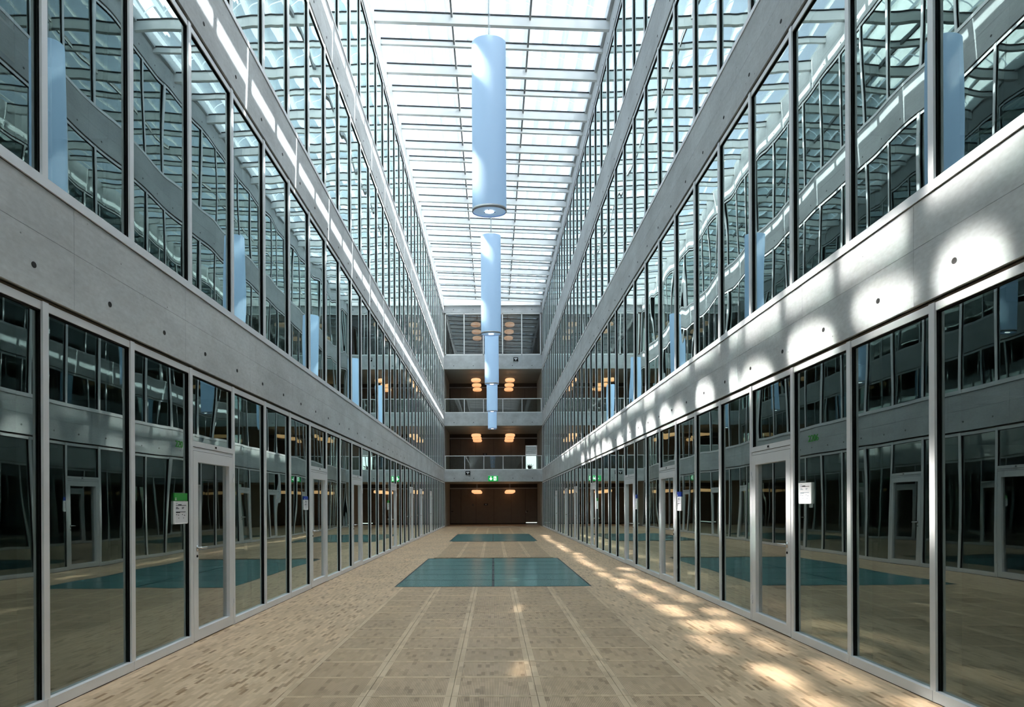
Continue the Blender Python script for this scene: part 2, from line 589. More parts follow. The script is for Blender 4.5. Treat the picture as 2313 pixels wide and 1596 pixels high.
# ------------------------------------------------------------------ glazing
FLOORN = ['ground floor', 'second level', 'third level', 'top level']
def mull_ys(s):
    ph = PHL if s < 0 else PHR
    ys = []
    k = -8
    while ph + BAY * k < Y1 - 0.3:
        ys.append((k, ph + BAY * k))
        k += 1
    ys.append((k, Y1 - 0.03))
    return ys
win_no = 0
door_no = 0
ORD = ['nearest', 'second', 'third', 'fourth', 'fifth', 'sixth', 'seventh']
for s in (-1, 1):
    ys = mull_ys(s)
    for fl, (a, b) in enumerate(OPEN):
        win_no += 1
        wroot = empty('window_%d' % win_no, (face(s, 0), 0, a), 'aluminium framed glazing along the %s of the %s facade' % (FLOORN[fl], side_name(s)), 'window', kind='structure')
        base_h = 0.095 if fl == 0 else 0.10
        top_gap, top_h = 0.038, 0.066
        zt = b - top_gap - top_h
        # long rails
        q = MB()
        if fl == 0:
            for (k, y), (k2, y2) in zip(ys[:-1], ys[1:]):
                if k in DOOR_K: continue
                q = MB()
                q.box(face(s, 0.0), face(s, 0.14), y + 0.003, y2 - 0.003, 0.008, base_h, 'alu')
                q.box(face(s, 0.004), face(s, 0.12), y, y2, 0.0, 0.008, 'black')
                put('sill_rail', q.mesh('sill_rail'), wroot, (0, 0, 0))
        else:
            q.box(face(s, -0.012), face(s, 0.14), Y0, Y1, a + 0.008, a + 0.052, 'alu')
            q.box(face(s, 0.0), face(s, 0.14), Y0, Y1, a + 0.052, a + base_h, 'alu')
            q.box(face(s, 0.004), face(s, 0.12), Y0, Y1, a, a + 0.008, 'black')
        if fl: put('sill_rail', q.mesh('sill_rail'), wroot, (0, 0, 0))
        q = MB()
        q.box(face(s, 0.018), face(s, 0.14), Y0, Y1, zt, b - top_gap, 'alu')
        q.box(face(s, 0.03), face(s, 0.12), Y0, Y1, b - top_gap, b - 0.012, 'brown')
        q.box(face(s, 0.05), face(s, 0.12), Y0, Y1, b - 0.012, b, 'black')
        q.box(face(s, 0.03), face(s, 0.055), Y0, Y1, zt - 0.014, zt, 'black')
        put('head_rail', q.mesh('head_rail'), wroot, (0, 0, 0))
        # mullion
        zl = 0.004 if fl == 0 else a + 0.052
        q = MB()
        q.box(face(s, 0.004) - face(s, 0), face(s, 0.024) - face(s, 0), -0.03, 0.03, zl, b - top_gap, 'alu')
        q.box(face(s, 0.024) - face(s, 0), face(s, 0.046) - face(s, 0), -0.02, 0.02, zl, b - top_gap, 'black')
        q.box(face(s, 0.050) - face(s, 0), face(s, 0.22) - face(s, 0), -0.03, 0.03, zl, b - top_gap, 'inner_alu')
        mm = q.mesh('mullion')
        for k, y in ys:
            put('mullion', mm, wroot, (face(s, 0), y, 0))
        # panes
        zb0, zb1 = a + base_h, zt
        cache = {}
        for (k, y), (k2, y2) in zip(ys[:-1], ys[1:]):
            isdoor = fl == 0 and k in DOOR_K
            z0 = 2.40 if isdoor else zb0
            key = (round(y2 - y, 3), isdoor)
            if key not in cache:
                h = (y2 - y) / 2 - 0.021
                q = MB()
                z1 = zb1 - z0
                x = face(s, 0.046) - face(s, 0)
                pts = [(x, -h, 0), (x, h, 0), (x, h, z1), (x, -h, z1)]
                if s < 0: pts = pts
                else: pts = pts[::-1]
                q.poly(pts, 'glass')
                cache[key] = q.mesh('pane')
            put('pane', cache[key], wroot, (face(s, 0), (y + y2) / 2, z0))
            if isdoor:
                door_no += 1
                di = DOOR_K.index(k)
                d = empty('door_%d' % door_no, (face(s, 0), (y + y2) / 2, 0), '%s glazed aluminium door from the camera in the %s ground floor glazing' % (ORD[di], side_name(s)), 'door', 'glazed doors of the ground floor', 'structure')
                h = (y2 - y) / 2 - 0.032
                c = (y + y2) / 2
                X = lambda dd: face(s, dd)
                lf = MB()
                lf.box(X(0.0), X(0.07), c - h, c - h + 0.105, 0.015, 2.285, 'alu')
                lf.box(X(0.0), X(0.07), c + h - 0.115, c + h - 0.012, 0.015, 2.285, 'alu')
                lf.box(X(0.0), X(0.07), c - h + 0.105, c + h - 0.115, 0.015, 0.14, 'alu')
                lf.box(X(0.0), X(0.07), c - h + 0.105, c + h - 0.115, 2.155, 2.285, 'alu')
                lf.box(X(0.03), X(0.12), c + h - 0.012, c + h + 0.004, 0.0, 2.30, 'black')
                lf.box(X(0.03), X(0.12), c - h, c + h, 0.0, 0.015, 'black')
                put('leaf', lf.mesh('door_leaf'), d, (0, 0, 0))
                pn = MB()
                x = X(0.045)
                pts = [(x, c - h + 0.105, 0.14), (x, c + h - 0.115, 0.14), (x, c + h - 0.115, 2.155), (x, c - h + 0.105, 2.155)]
                pn.poly(pts if s < 0 else pts[::-1], 'glass_door')
                put('pane', pn.mesh('door_pane'), d, (0, 0, 0))
                tr = MB()
                tr.box(X(0.004), X(0.10), c - h, c + h, 2.335, 2.40, 'alu')
                tr.box(X(0.012), X(0.10), c - h, c + h, 2.292, 2.329, 'alu')
                tr.box(X(0.02), X(0.10), c - h, c + h, 2.285, 2.335, 'black')
                tp = put('transom', tr.mesh('door_transom'), d, (0, 0, 0))
                se = MB()
                se.box(X(0.0), X(0.004), c + 0.0, c + 0.075, 2.345, 2.392, 'alu')
                se.box(X(-0.003), X(0.0), c + 0.012, c + 0.05, 2.355, 2.382, 'black')
                put('sensor', se.mesh('door_sensor'), tp, (0, 0, 0))
                hd = MB()
                yh = c - h + 0.075
                hd.box(X(-0.008), X(0.0), yh - 0.016, yh + 0.016, 1.085, 1.155, 'steel')
                hd.lathe([(0.011, 0), (0.011, s * -0.055)], 'steel', 10, (X(0), yh, 1.125), axis='X')
                hd.lathe([(0.010, -0.012), (0.012, 0.0), (0.012, 0.115), (0.009, 0.14)], 'steel', 10, (X(-0.055), yh, 1.125), axis='Y')
                ho = put('handle', hd.mesh('door_handle', True), d, (0, 0, 0))
                sub(ho, 'brushed steel lever handle')
                kh = MB()
                kh.lathe([(0.015, 0), (0.015, s * -0.006), (0.006, s * -0.006)], 'black', 12, (X(0), yh, 1.025), axis='X')
                put('lock', kh.mesh('door_lock'), d, (0, 0, 0))
                for zh in (0.30, 2.0):
                    hg = MB()
                    hg.box(X(-0.012), X(0.004), c + h - 0.03, c + h + 0.014, zh - 0.055, zh + 0.0, 'alu')
                    hg.box(X(-0.009), X(0.004), c + h - 0.008, c + h + 0.03, zh + 0.004, zh + 0.06, 'alu')
                    put('hinge', hg.mesh('door_hinge'), d, (0, 0, 0))

# ------------------------------------------------------------------ added lamps for sun reflected off the left panes
# narrow area lamps at the left panes stand in for their reflected sun patches
sd2 = Vector((-sd.x, sd.y, sd.z))
DROP = -sd2.z / sd2.x
random.seed(21)
def added_glint_lamp(y, zl, w, h, watts, spread, shape=None):
    ld = bpy.data.lights.new('added_glint_lamp', 'AREA')
    ld.shape = shape or random.choice(['ELLIPSE', 'RECTANGLE'])
    ld.size, ld.size_y = w, h * math.cos(SUN_EL)
    ld.spread = math.radians(spread)
    ld.energy = watts * ld.size * ld.size_y
    ld.color = (1.0, 0.97, 0.9)
    o = bpy.data.objects.new('added_glint_lamp', ld)
    COL.objects.link(o)
    o.location = (face(-1, -0.03), y, zl)
    d = sd2 + Vector((0, random.uniform(-.012, .012), random.uniform(-.008, .008)))
    o.rotation_euler = d.to_track_quat('-Z', 'Y').to_euler()
SPAN = WL + WR
for k in range(-2, 24):
    yc = PHL + BAY * (k + 0.5)
    added_glint_lamp(yc, random.uniform(4.06, 4.14) + SPAN * DROP, random.uniform(.88, 1.0), random.uniform(.34, .46), GLINT_LAMP * random.uniform(.8, 1.15), 1.1, 'RECTANGLE')
    if k < 18:
        added_glint_lamp(yc + random.uniform(-.15, .15), random.uniform(3.26, 3.36) + SPAN * DROP, random.uniform(.6, .98), random.uniform(.42, .6), GLINT_LAMP * random.uniform(.8, 1.15), 1.1, 'ELLIPSE')
    added_glint_lamp(yc, (random.uniform(2.45, 2.65) + WL) * DROP, random.uniform(.85, 1.0), random.uniform(.35, .6), GLINT_LAMP * random.uniform(.5, .9), 1.8)
    if k % 2 == 0 and k < 18:
        added_glint_lamp(yc, 1.45 + SPAN * DROP, 2.0, random.uniform(.5, .8), GLINT_LAMP * 0.9, 1.6)
    if k < 10:
        added_glint_lamp(yc, (random.uniform(3.1, 3.3) + WL) * DROP, random.uniform(.8, 1.0), random.uniform(.25, .45), GLINT_LAMP * random.uniform(.4, .8), 1.8)
    if k % 3 == 1 and k < 12:
        added_glint_lamp(yc, (random.uniform(-.2, .5) + WL) * DROP, random.uniform(.4, .8), random.uniform(.1, .25), GLINT_LAMP * random.uniform(.25, .45), 1.8)

# ------------------------------------------------------------------ roof
TILT = 0.042
ZRL = 16.6
def zr(x):
    return ZRL - TILT * (x + WL)
RXL, RXR = -WL, 3.485
BIG0, BIGP = 17.44, 2.076
roof = empty('ceiling', (0, 0, 16.5), 'glazed atrium roof with white beams, glass and sun blades', 'ceiling', kind='structure')
def tilt_box(q, x0, x1, y0, y1, za, zb, mat):
    """box that follows the slope of the roof; za, zb are heights relative to the roof plane"""
    b = len(q.v)
    for z in (za, zb):
        for (x, y) in ((x0, y0), (x1, y0), (x1, y1), (x0, y1)):
            q.v.append((x, y, zr(x) + z))
    i = q._m(mat)
    for f in ((0, 3, 2, 1), (4, 5, 6, 7), (0, 1, 5, 4), (1, 2, 6, 5), (2, 3, 7, 6), (3, 0, 4, 7)):
        q.f.append(tuple(b + k for k in f))
        q.mi.append(i)
q = MB()
tilt_box(q, RXL, RXR + 0.1, 0, 0.11, -0.30, -0.02, 'white_steel')
tilt_box(q, RXL, RXR + 0.1, -0.016, 0.13, -0.02, 0.02, 'dark_seal')
bigm = q.mesh('roof_beam')
q = MB()
tilt_box(q, RXL, RXR + 0.1, 0, 0.08, -0.17, -0.02, 'white_steel')
tilt_box(q, RXL, RXR + 0.1, -0.016, 0.10, -0.02, 0.02, 'dark_seal')
smallm = q.mesh('roof_purlin')
q = MB()
tilt_box(q, -0.022, 0.022, 0.0, 1.0, -0.075, -0.02, 'grey_bar')
n0 = int(math.ceil((Y0 - BIG0) / (BIGP / 2)))
n1 = int(math.floor((Y1 - 0.3 - BIG0) / (BIGP / 2)))
bays = []
for n in range(n0, n1 + 1):
    y = BIG0 + BIGP / 2 * n
    put('roof_beam' if n % 2 == 0 else 'roof_purlin', bigm if n % 2 == 0 else smallm, roof, (0, y, 0))
    if n < n1: bays.append((y, y + BIGP / 2, n))
XB = (-1.2, 1.17)
pane_c = {}
edges = [RXL, XB[0], XB[1], RXR]
for j in range(3):
    q = MB()
    x0, x1 = edges[j] + 0.004, edges[j + 1] - 0.004
    q.poly([(x0, 0.02, zr(x0) + 0.02), (x0, BIGP / 2 - 0.02, zr(x0) + 0.02), (x1, BIGP / 2 - 0.02, zr(x1) + 0.02), (x1, 0.02, zr(x1) + 0.02)], 'roof_glass')
    pane_c[j] = q.mesh('roof_pane')
bar_c = []
for j, x in enumerate(XB):
    q = MB()
    tilt_box(q, x - 0.028, x + 0.028, 0.13, BIGP / 2, -0.12, 0.02, 'grey_bar')
    bar_c.append(q.mesh('roof_bar'))
for (ya, yb, n) in bays:
    for j in range(3):
        put('pane', pane_c[j], roof, (0, ya, 0))
    for j in range(2):
        put('roof_bar', bar_c[j], roof, (0, ya, 0))
# sun blades above the glass, running along the hall
PITCH, BW = 0.62, 0.41
ZB = 0.30
tx, tz = -math.sin(SUN_EL), math.cos(SUN_EL)          # along the blade width (faces the sun)
nx, nz = math.cos(SUN_EL), math.sin(SUN_EL)
# one gap must pass light to the middle of the second band on the left wall
def gap_x(zwall):
    return (ZRL + ZB - zwall) / (1.383 + TILT) - WL
xg = gap_x(7.90)
x_first = xg + PITCH / 2
while x_first - PITCH > RXL - 0.5: x_first -= PITCH
xb = []
x = x_first
while x < RXR + 0.6:
    xb.append(x)
    x += PITCH
blade_c = {}
for i, x in enumerate(xb):
    q = MB()
    segs = 6
    sec = []
    for k in range(segs + 1):
        u = (k / segs - 0.5) * BW
        sag = 0.035 * (1 - (2 * k / segs - 1) ** 2)
        sec.append((x + tx * u + nx * sag, zr(x) + ZB + tz * u + nz * sag))
    # thin curved lamella of opal sheet
    ya, yb = 0.02, BIGP - 0.02
    for (p, n_) in zip(sec[:-1], sec[1:]):
        q.poly([(p[0], ya, p[1]), (p[0], yb, p[1]), (n_[0], yb, n_[1]), (n_[0], ya, n_[1])], 'louver')
    blade_c[i] = q.mesh('sun_blade', True)
for n in range(n0 + (n0 % 2), n1, 2):
    y = BIG0 + BIGP / 2 * n
    for i in range(len(xb)):
        put('sun_blade', blade_c[i], roof, (0, y, 0))
# edge trim, roof upstands and rooms' roofs
q = MB()
q.box(RXR, WR + 0.02, Y0, Y1, zr(RXR) - 0.05, 16.62, 'concrete')
tag(put('trim_1', q.mesh('roof_edge_trim')), 'concrete roof edge along the top of the right facade', 'trim', kind='structure')
q = MB()
q.box(RXL, RXR, 41.85, Y1, 16.1, 16.75, 'white_steel')
tag(put('trim_2', q.mesh('roof_end_trim')), 'white steel closing beam of the roof above the end wall', 'trim', kind='structure')

# ------------------------------------------------------------------ end wall with galleries
YB = 47.0
q = MB()
for i, (a, b) in enumerate(BANDS):
    q.box(-WL, WR, Y1, YB + 0.2, a, b, 'room_wall')
for s in (-1, 1):
    q.box(face(s, 0.0), face(s, 0.25), Y1 + 0.0, YB + 0.2, 0.0, 16.6, 'room_wall')
# back of the galleries, with an opening for the bright window of the second level
WX0, WX1, WZ0, WZ1 = 2.62, 3.56, 4.30, 6.45
q.box(-WL, WX0, YB, YB + 0.2, 0.0, 16.6, 'brown_dark')
q.box(WX0, WR, YB, YB + 0.2, 0.0, WZ0, 'brown_dark')
q.box(WX0, WR, YB, YB + 0.2, WZ1, 16.6, 'brown_dark')
q.box(-WL, WR, YB - 0.06, YB, 0.0, 0.09, 'plinth')
wb = put('wall_back', q.mesh('wall_back'))
tag(wb, 'concrete end wall with open galleries and brown panelled back', 'wall', kind='structure')
# concrete facing of the slab edges
for i, (a, b) in enumerate(BANDS):
    for j in range(5):
        x0 = -WL + (WL + WR) / 5 * j
        f = MB()
        f.box(x0 + 0.002, x0 + (WL + WR) / 5 - 0.002, Y1 - 0.02, Y1 + 0.002, a, b, 'concrete')
        put('concrete_panel', f.mesh('end_panel'), wb, (0, 0, 0))
        th = MB().lathe([(0.03, 0), (0.03, -0.003), (0.02, -0.003)], 'tie_hole', 10, (x0 + 0.7, Y1 - 0.02, a + 0.24), axis='Y')
        put('tie_hole', th.mesh('end_tie_hole'), wb, (0, 0, 0))
# brown panels on the gallery back wall
for i, (a, b) in enumerate(OPEN):
    xs = [-3.5, -2.66, -1.43, 0.03, 1.45, 2.60, 3.56]
    for j in range(6):
        if i == 1 and j == 5: continue
        f = MB()
        z0 = a + (0.1 if i == 0 else 0.02)
        if i == 0 and j == 5: z0 = a + 0.16
        f.box(xs[j] + 0.012, xs[j + 1] - 0.012, YB - 0.03, YB, z0, b - 0.42, 'brown_panel')
        put('panel', f.mesh('brown_wall_panel'), wb, (0, 0, 0))
    f = MB()
    f.box(-WL, WR, YB - 0.14, YB - 0.02, b - 0.40, b - 0.31, 'grey_bar')
    put('cable_duct', f.mesh('cable_duct'), wb, (0, 0, 0))
# glowing strip standing in for daylight under the right ground floor door
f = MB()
f.box(2.64, 3.54, YB - 0.05, YB - 0.02, 0.10, 0.16, 'sign_gap_white')
put('door_gap_glow_strip', f.mesh('door_gap_glow_strip'), wb, (0, 0, 0))
# window of the second level gallery
wr = empty('window_9', (3.1, YB, WZ0), 'bright window with half lowered blind at the end of the second level gallery', 'window', kind='structure')
f = MB()
for (x0, x1, z0, z1) in ((WX0, WX0 + .05, WZ0, WZ1), (WX1 - .05, WX1, WZ0, WZ1), (WX0, WX1, WZ0, WZ0 + .05), (WX0, WX1, WZ1 - .05, WZ1), (WX0, WX1, 5.62, 5.67)):
    f.box(x0, x1, YB + 0.0, YB + 0.08, z0, z1, 'alu')
put('frame', f.mesh('window_frame'), wr, (0, 0, 0))
f = MB()
f.poly([(WX0 + .05, YB + .06, WZ0 + .05), (WX1 - .05, YB + .06, WZ0 + .05), (WX1 - .05, YB + .06, WZ1 - .05), (WX0 + .05, YB + .06, WZ1 - .05)], 'roof_glass')
put('pane', f.mesh('window_pane'), wr, (0, 0, 0))
f = MB()
f.box(WX0 + .05, WX1 - .05, -0.002, 0.06, -0.02, 0.02, 'blind')
bm_ = f.mesh('blind_slat')
for k in range(14):
    put('slat', bm_, wr, (0, YB + 0.10, 5.72 + 0.05 * k))
# potted plant standing in front of that window
pr = empty('potted_plant', (2.95, 46.5, OPEN[1][0]), 'dark leafy potted plant before the bright window of the second level gallery', 'plant')
f = MB().lathe([(0.10, 0.0), (0.14, 0.02), (0.17, 0.28), (0.15, 0.28), (0.14, 0.24), (0.01, 0.24)], 'ink', 16)
put('pot', f.mesh('plant_pot'), pr, (2.95, 46.5, OPEN[1][0]))
f = MB()
random.seed(3)
for k in range(46):
    an, el, ln = random.uniform(0, 6.28), random.uniform(.5, 1.5), random.uniform(.25, .62)
    dx, dy, dz = math.cos(an) * math.cos(el) * ln, math.sin(an) * math.cos(el) * ln, math.sin(el) * ln
    px, py = -math.sin(an) * .05, math.cos(an) * .05
    f.poly([(0, 0, .22), (dx * .5 + px, dy * .5 + py, .22 + dz * .6), (dx, dy, .22 + dz), (dx * .5 - px, dy * .5 - py, .22 + dz * .6)], 'foliage')
put('leaves', f.mesh('plant_leaves'), pr, (2.95, 46.5, OPEN[1][0]))

# glazed top gallery
wt = empty('window_10', (0, Y1, OPEN[3][0]), 'five-part white framed window of the top gallery in the end wall', 'window', kind='structure')
a, b = OPEN[3]
f = MB()
x0, x1 = -WL + 0.06, WR - 0.06
for (p0, p1, z0, z1) in ((x0, x0 + .07, a, b), (x1 - .07, x1, a, b), (x0, x1, a, a + .09), (x0, x1, b - .09, b)):
    f.box(p0, p1, Y1 + 0.0, Y1 + 0.10, z0, z1, 'white_steel')
put('frame', f.mesh('gallery_frame'), wt, (0, 0, 0))
for j in range(5):
    xa = x0 + (x1 - x0) / 5 * j
    xb_ = xa + (x1 - x0) / 5
    f = MB()
    f.poly([(xa, Y1 + .06, a), (xb_, Y1 + .06, a), (xb_, Y1 + .06, b), (xa, Y1 + .06, b)], 'end_glass')
    put('pane', f.mesh('gallery_pane'), wt, (0, 0, 0))
    if j:
        f = MB()
        f.box(xa - .035, xa + .035, Y1, Y1 + .10, a, b, 'white_steel')
        put('mullion', f.mesh('gallery_mullion'), wt, (0, 0, 0))

# railings
for i, nm in ((1, 'second'), (2, 'third')):
    z = OPEN[i][0]
    r = empty('railing', (0, Y1 + 0.05, z), 'glass railing with pale handrail across the %s level gallery' % nm, 'railing', 'gallery railings')
    f = MB()
    f.box(-WL + .02, WR - .02, Y1 + .02, Y1 + .08, z + 1.0, z + 1.05, 'white_steel')
    put('handrail', f.mesh('handrail'), r, (0, 0, 0))
    f = MB()
    f.box(-WL + .02, WR - .02, Y1 + .0, Y1 + .06, z + 0.0, z + .055, 'white_steel')
    put('base_rail', f.mesh('base_rail'), r, (0, 0, 0))
    for j in range(6):
        x = -WL + .06 + (WL + WR - .12) / 5 * j
        f = MB()
        f.box(x - .022, x + .022, Y1 + .02, Y1 + .07, z + .055, z + 1.0, 'white_steel')
        put('post', f.mesh('rail_post'), r, (0, 0, 0))
        if j < 5:
            xn = x + (WL + WR - .12) / 5
            f = MB()
            f.poly([(x + .022, Y1 + .04, z + .06), (xn - .022, Y1 + .04, z + .06), (xn - .022, Y1 + .04, z + .99), (x + .022, Y1 + .04, z + .99)], 'rail_glass')
            put('pane', f.mesh('rail_pane'), r, (0, 0, 0))

# ring pendants in the galleries
prof = [(0.02, -0.115, 'warm_core'), (0.22, -0.115, 'warm_core'), (0.30, -0.105, 'warm'), (0.352, -0.07, 'warm'), (0.365, 0.0, 'warm'), (0.352, 0.07, 'warm'), (0.30, 0.105, 'warm'), (0.02, 0.115, 'warm')]
ring_m = MB().lathe(prof, 'warm', 28, caps=True).mesh('pendant_shade', True)
LV = ['ground floor', 'second level', 'third level', 'top level']
RZ = [2.60, 6.78, 10.90, 15.05]
ROWS = [(43.0, 'front'), (44.8, 'middle'), (46.6, 'rear')]
for i in range(4):
    for (y, rn) in ROWS:
        if y > YB - 0.5: y = YB - 0.5
        for x, sn in ((-1.27, 'left'), (1.27, 'right')):
            r = empty('pendant_lamp', (x, y, RZ[i]), 'warm round pendant lamp, %s row %s side of the %s gallery' % (rn, sn, LV[i]), 'pendant lamp', 'warm pendant lamps in the end galleries')
            put('shade', ring_m, r, (x, y, RZ[i]))
            zt = BANDS[i][0] - 0.005
            f = MB().lathe([(0.008, 0.11), (0.008, zt - RZ[i])], 'cable', 8)
            put('stem', f.mesh('pendant_stem'), r, (x, y, RZ[i]))

# escape sign and small plates on the end wall
yS = Y1 - 0.02
r = empty('exit_sign', (0.0, yS, 3.34), 'green illuminated escape route sign on the lowest concrete band of the end wall', 'exit sign')
f = MB()
f.box(-0.37, 0.33, yS - 0.09, yS - 0.005, 3.32, 3.71, 'sign_green')
put('body', f.mesh('exit_sign_body'), r, (0, 0, 0))
f = MB()
f.box(-0.38, 0.34, yS - 0.10, yS, 3.71, 3.745, 'white_steel')
put('cover', f.mesh('exit_sign_cover'), r, (0, 0, 0))
cx, z0, z1, yy = -0.18, 3.37, 3.66, yS - 0.098
f = MB()
f.prism([(cx - .035, yy, z1), (cx - .035, yy, z0 + .16), (cx - .105, yy, z0 + .16), (cx - .105, yy, z0 + .12), (cx, yy, z0), (cx + .105, yy, z0 + .12), (cx + .105, yy, z0 + .16), (cx + .035, yy, z0 + .16), (cx + .035, yy, z1)], (0, 0.008, 0), 'sign_gap_white')
put('arrow', f.mesh('exit_arrow'), r, (0, 0, 0))
f = MB()
f.box(0.02, 0.22, yy, yy + 0.008, z0, z1, 'sign_gap_white')
dr = put('doorway', f.mesh('exit_doorway'), r, (0, 0, 0))
f = MB()
y2 = yy - 0.004
f.lathe([(0.022, 0), (0.022, 0.004)], 'sign_green', 12, (0.10, y2, 3.585), axis='Y')
for pts in ([(0.075, 3.56), (0.125, 3.56), (0.15, 3.47), (0.11, 3.46)], [(0.11, 3.475), (0.15, 3.475), (0.18, 3.42), (0.165, 3.385), (0.145, 3.40), (0.15, 3.425)], [(0.11, 3.48), (0.13, 3.45), (0.085, 3.40), (0.055, 3.40), (0.055, 3.42), (0.08, 3.425)], [(0.08, 3.555), (0.055, 3.49), (0.07, 3.485), (0.095, 3.54)], [(0.12, 3.555), (0.16, 3.53), (0.185, 3.545), (0.18, 3.56), (0.16, 3.55), (0.125, 3.575)]):
    f.prism([(p[0], y2, p[1]) for p in pts], (0, 0.004, 0), 'sign_green')
put('running_figure', f.mesh('exit_figure'), dr, (0, 0, 0))
def lamp_box(x, z, label):
    r = empty('emergency_light', (x, yS, z), label, 'light')
    f = MB()
    f.box(x - .17, x + .17, yS - .06, yS, z - .13, z + .13, 'black')
    put('housing', f.mesh('light_housing'), r, (0, 0, 0))
    f = MB()
    f.box(x - .11, x + .11, yS - .075, yS - .06, z + .0, z + .075, 'paper')
    f.box(x - .04, x + .04, yS - .075, yS - .06, z - .09, z + .0, 'paper')
    put('lens', f.mesh('light_lens'), r, (0, 0, 0))
lamp_box(-1.86, 3.93, 'small black emergency light on the lowest band left of the exit sign')
lamp_box(1.67, 12.2, 'small black emergency light on the concrete band under the top gallery window')
def wall_plate(x, z, w, h, label):
    f = MB()
    f.box(x - w / 2, x + w / 2, YB - .05, YB - .03, z - h / 2, z + h / 2, 'ink')
    f.box(x - w * .18, x + w * .18, YB - .056, YB - .05, z - h * .2, z + h * .2, 'ink_pale')
    tag(put('wall_plate', f.mesh('wall_plate')), label, 'sign')
wall_plate(-0.62, 1.63 - 0.0 + 0.0, 0.34, 0.16, 'black plate on the brown wall of the ground floor gallery left of centre')
wall_plate(-1.68, 1.60, 0.13, 0.13, 'small square black plate on the brown wall by the left panel joint')
wall_plate(-0.68, 5.72, 0.34, 0.14, 'black plate on the brown wall above the second level railing')
def door_fit(x, z, label):
    f = MB()
    f.box(x - .09, x + .09, YB - .075, YB - .03, z - .025, z + .025, 'black')
    f.box(x - .09, x - .05, YB - .05, YB - .03, z - .09, z + .05, 'steel')
    sub(put('handle', f.mesh('gallery_door_handle'), wb), label)
door_fit(2.73, 1.06, 'dark lever handle on the brown door at the right of the end wall')
door_fit(-3.38, 1.06, 'dark lever handle on the brown door at the left of the end wall')

# wall behind the camera
q = MB()
q.box(face(-1, DEPTH), face(1, DEPTH), Y0 - 0.25, Y0, -0.25, 16.6, 'concrete')
tag(put('wall_front', q.mesh('wall_front')), 'concrete end wall behind the camera', 'wall', kind='structure')

# ------------------------------------------------------------------ cylinder lamps
LZ0, LZ1, LR, LSY = 6.35, 9.08, 0.275, 0.64
LL = ['largest pale blue cylinder lamp, hanging nearest the camera', 'second largest pale blue cylinder lamp, hanging before the end wall windows',
      'middle pale blue cylinder lamp of the row of five', 'fourth pale blue cylinder lamp down the row, in front of the third gallery',
      'smallest pale blue cylinder lamp, hanging lowest in view by the end wall']
for k in range(5):
    y = 9.3 + 6.68 * k
    x = -0.045 + 0.0 * k
    r = empty('cylinder_lamp', (x, y, LZ0), LL[k], 'pendant lamp', 'row of pale blue cylinder lamps')
    q = MB()
    q.lathe([(LR, 0.05), (LR, LZ1 - LZ0 - 0.01), (LR - 0.012, LZ1 - LZ0), (0.02, LZ1 - LZ0)], 'lamp_blue', 48, sy=LSY, caps=False)
    put('shade', q.mesh('lamp_shade', True), r, (x, y, LZ0))
    q = MB()
    q.lathe([(LR - 0.012, 0.0), (LR + 0.003, 0.0), (LR + 0.003, 0.05), (LR - 0.001, 0.05)], 'lamp_rim', 48, sy=LSY, caps=False)
    put('rim', q.mesh('lamp_rim', True), r, (x, y, LZ0))
    q = MB()
    q.lathe([(0.07, 0.012), (LR - 0.012, 0.012)], 'lamp_blue', 48, sy=LSY, caps=False)
    dk = put('base_disc', q.mesh('lamp_disc'), r, (x, y, LZ0))
    q = MB()
    q.lathe([(0.072, 0.02), (0.072, 0.0), (0.005, 0.0)], 'lamp_light', 24, sy=LSY, caps=False)
    put('spot', q.mesh('lamp_spot'), dk, (x, y, LZ0))
    for an in (0.3, 2.6, 4.6):
        q = MB()
        q.lathe([(0.008, 0.012), (0.008, 0.004), (0.001, 0.004)], 'black', 8, (0.092 * math.cos(an), 0.092 * LSY * math.sin(an), 0), caps=False)
        put('screw', q.mesh('lamp_screw'), dk, (x, y, LZ0))
    q = MB()
    q.lathe([(0.006, LZ1 - LZ0), (0.006, zr(0) - LZ0 - 0.02)], 'cable', 8)
    put('cable', q.mesh('lamp_cable'), r, (x, y, LZ0))

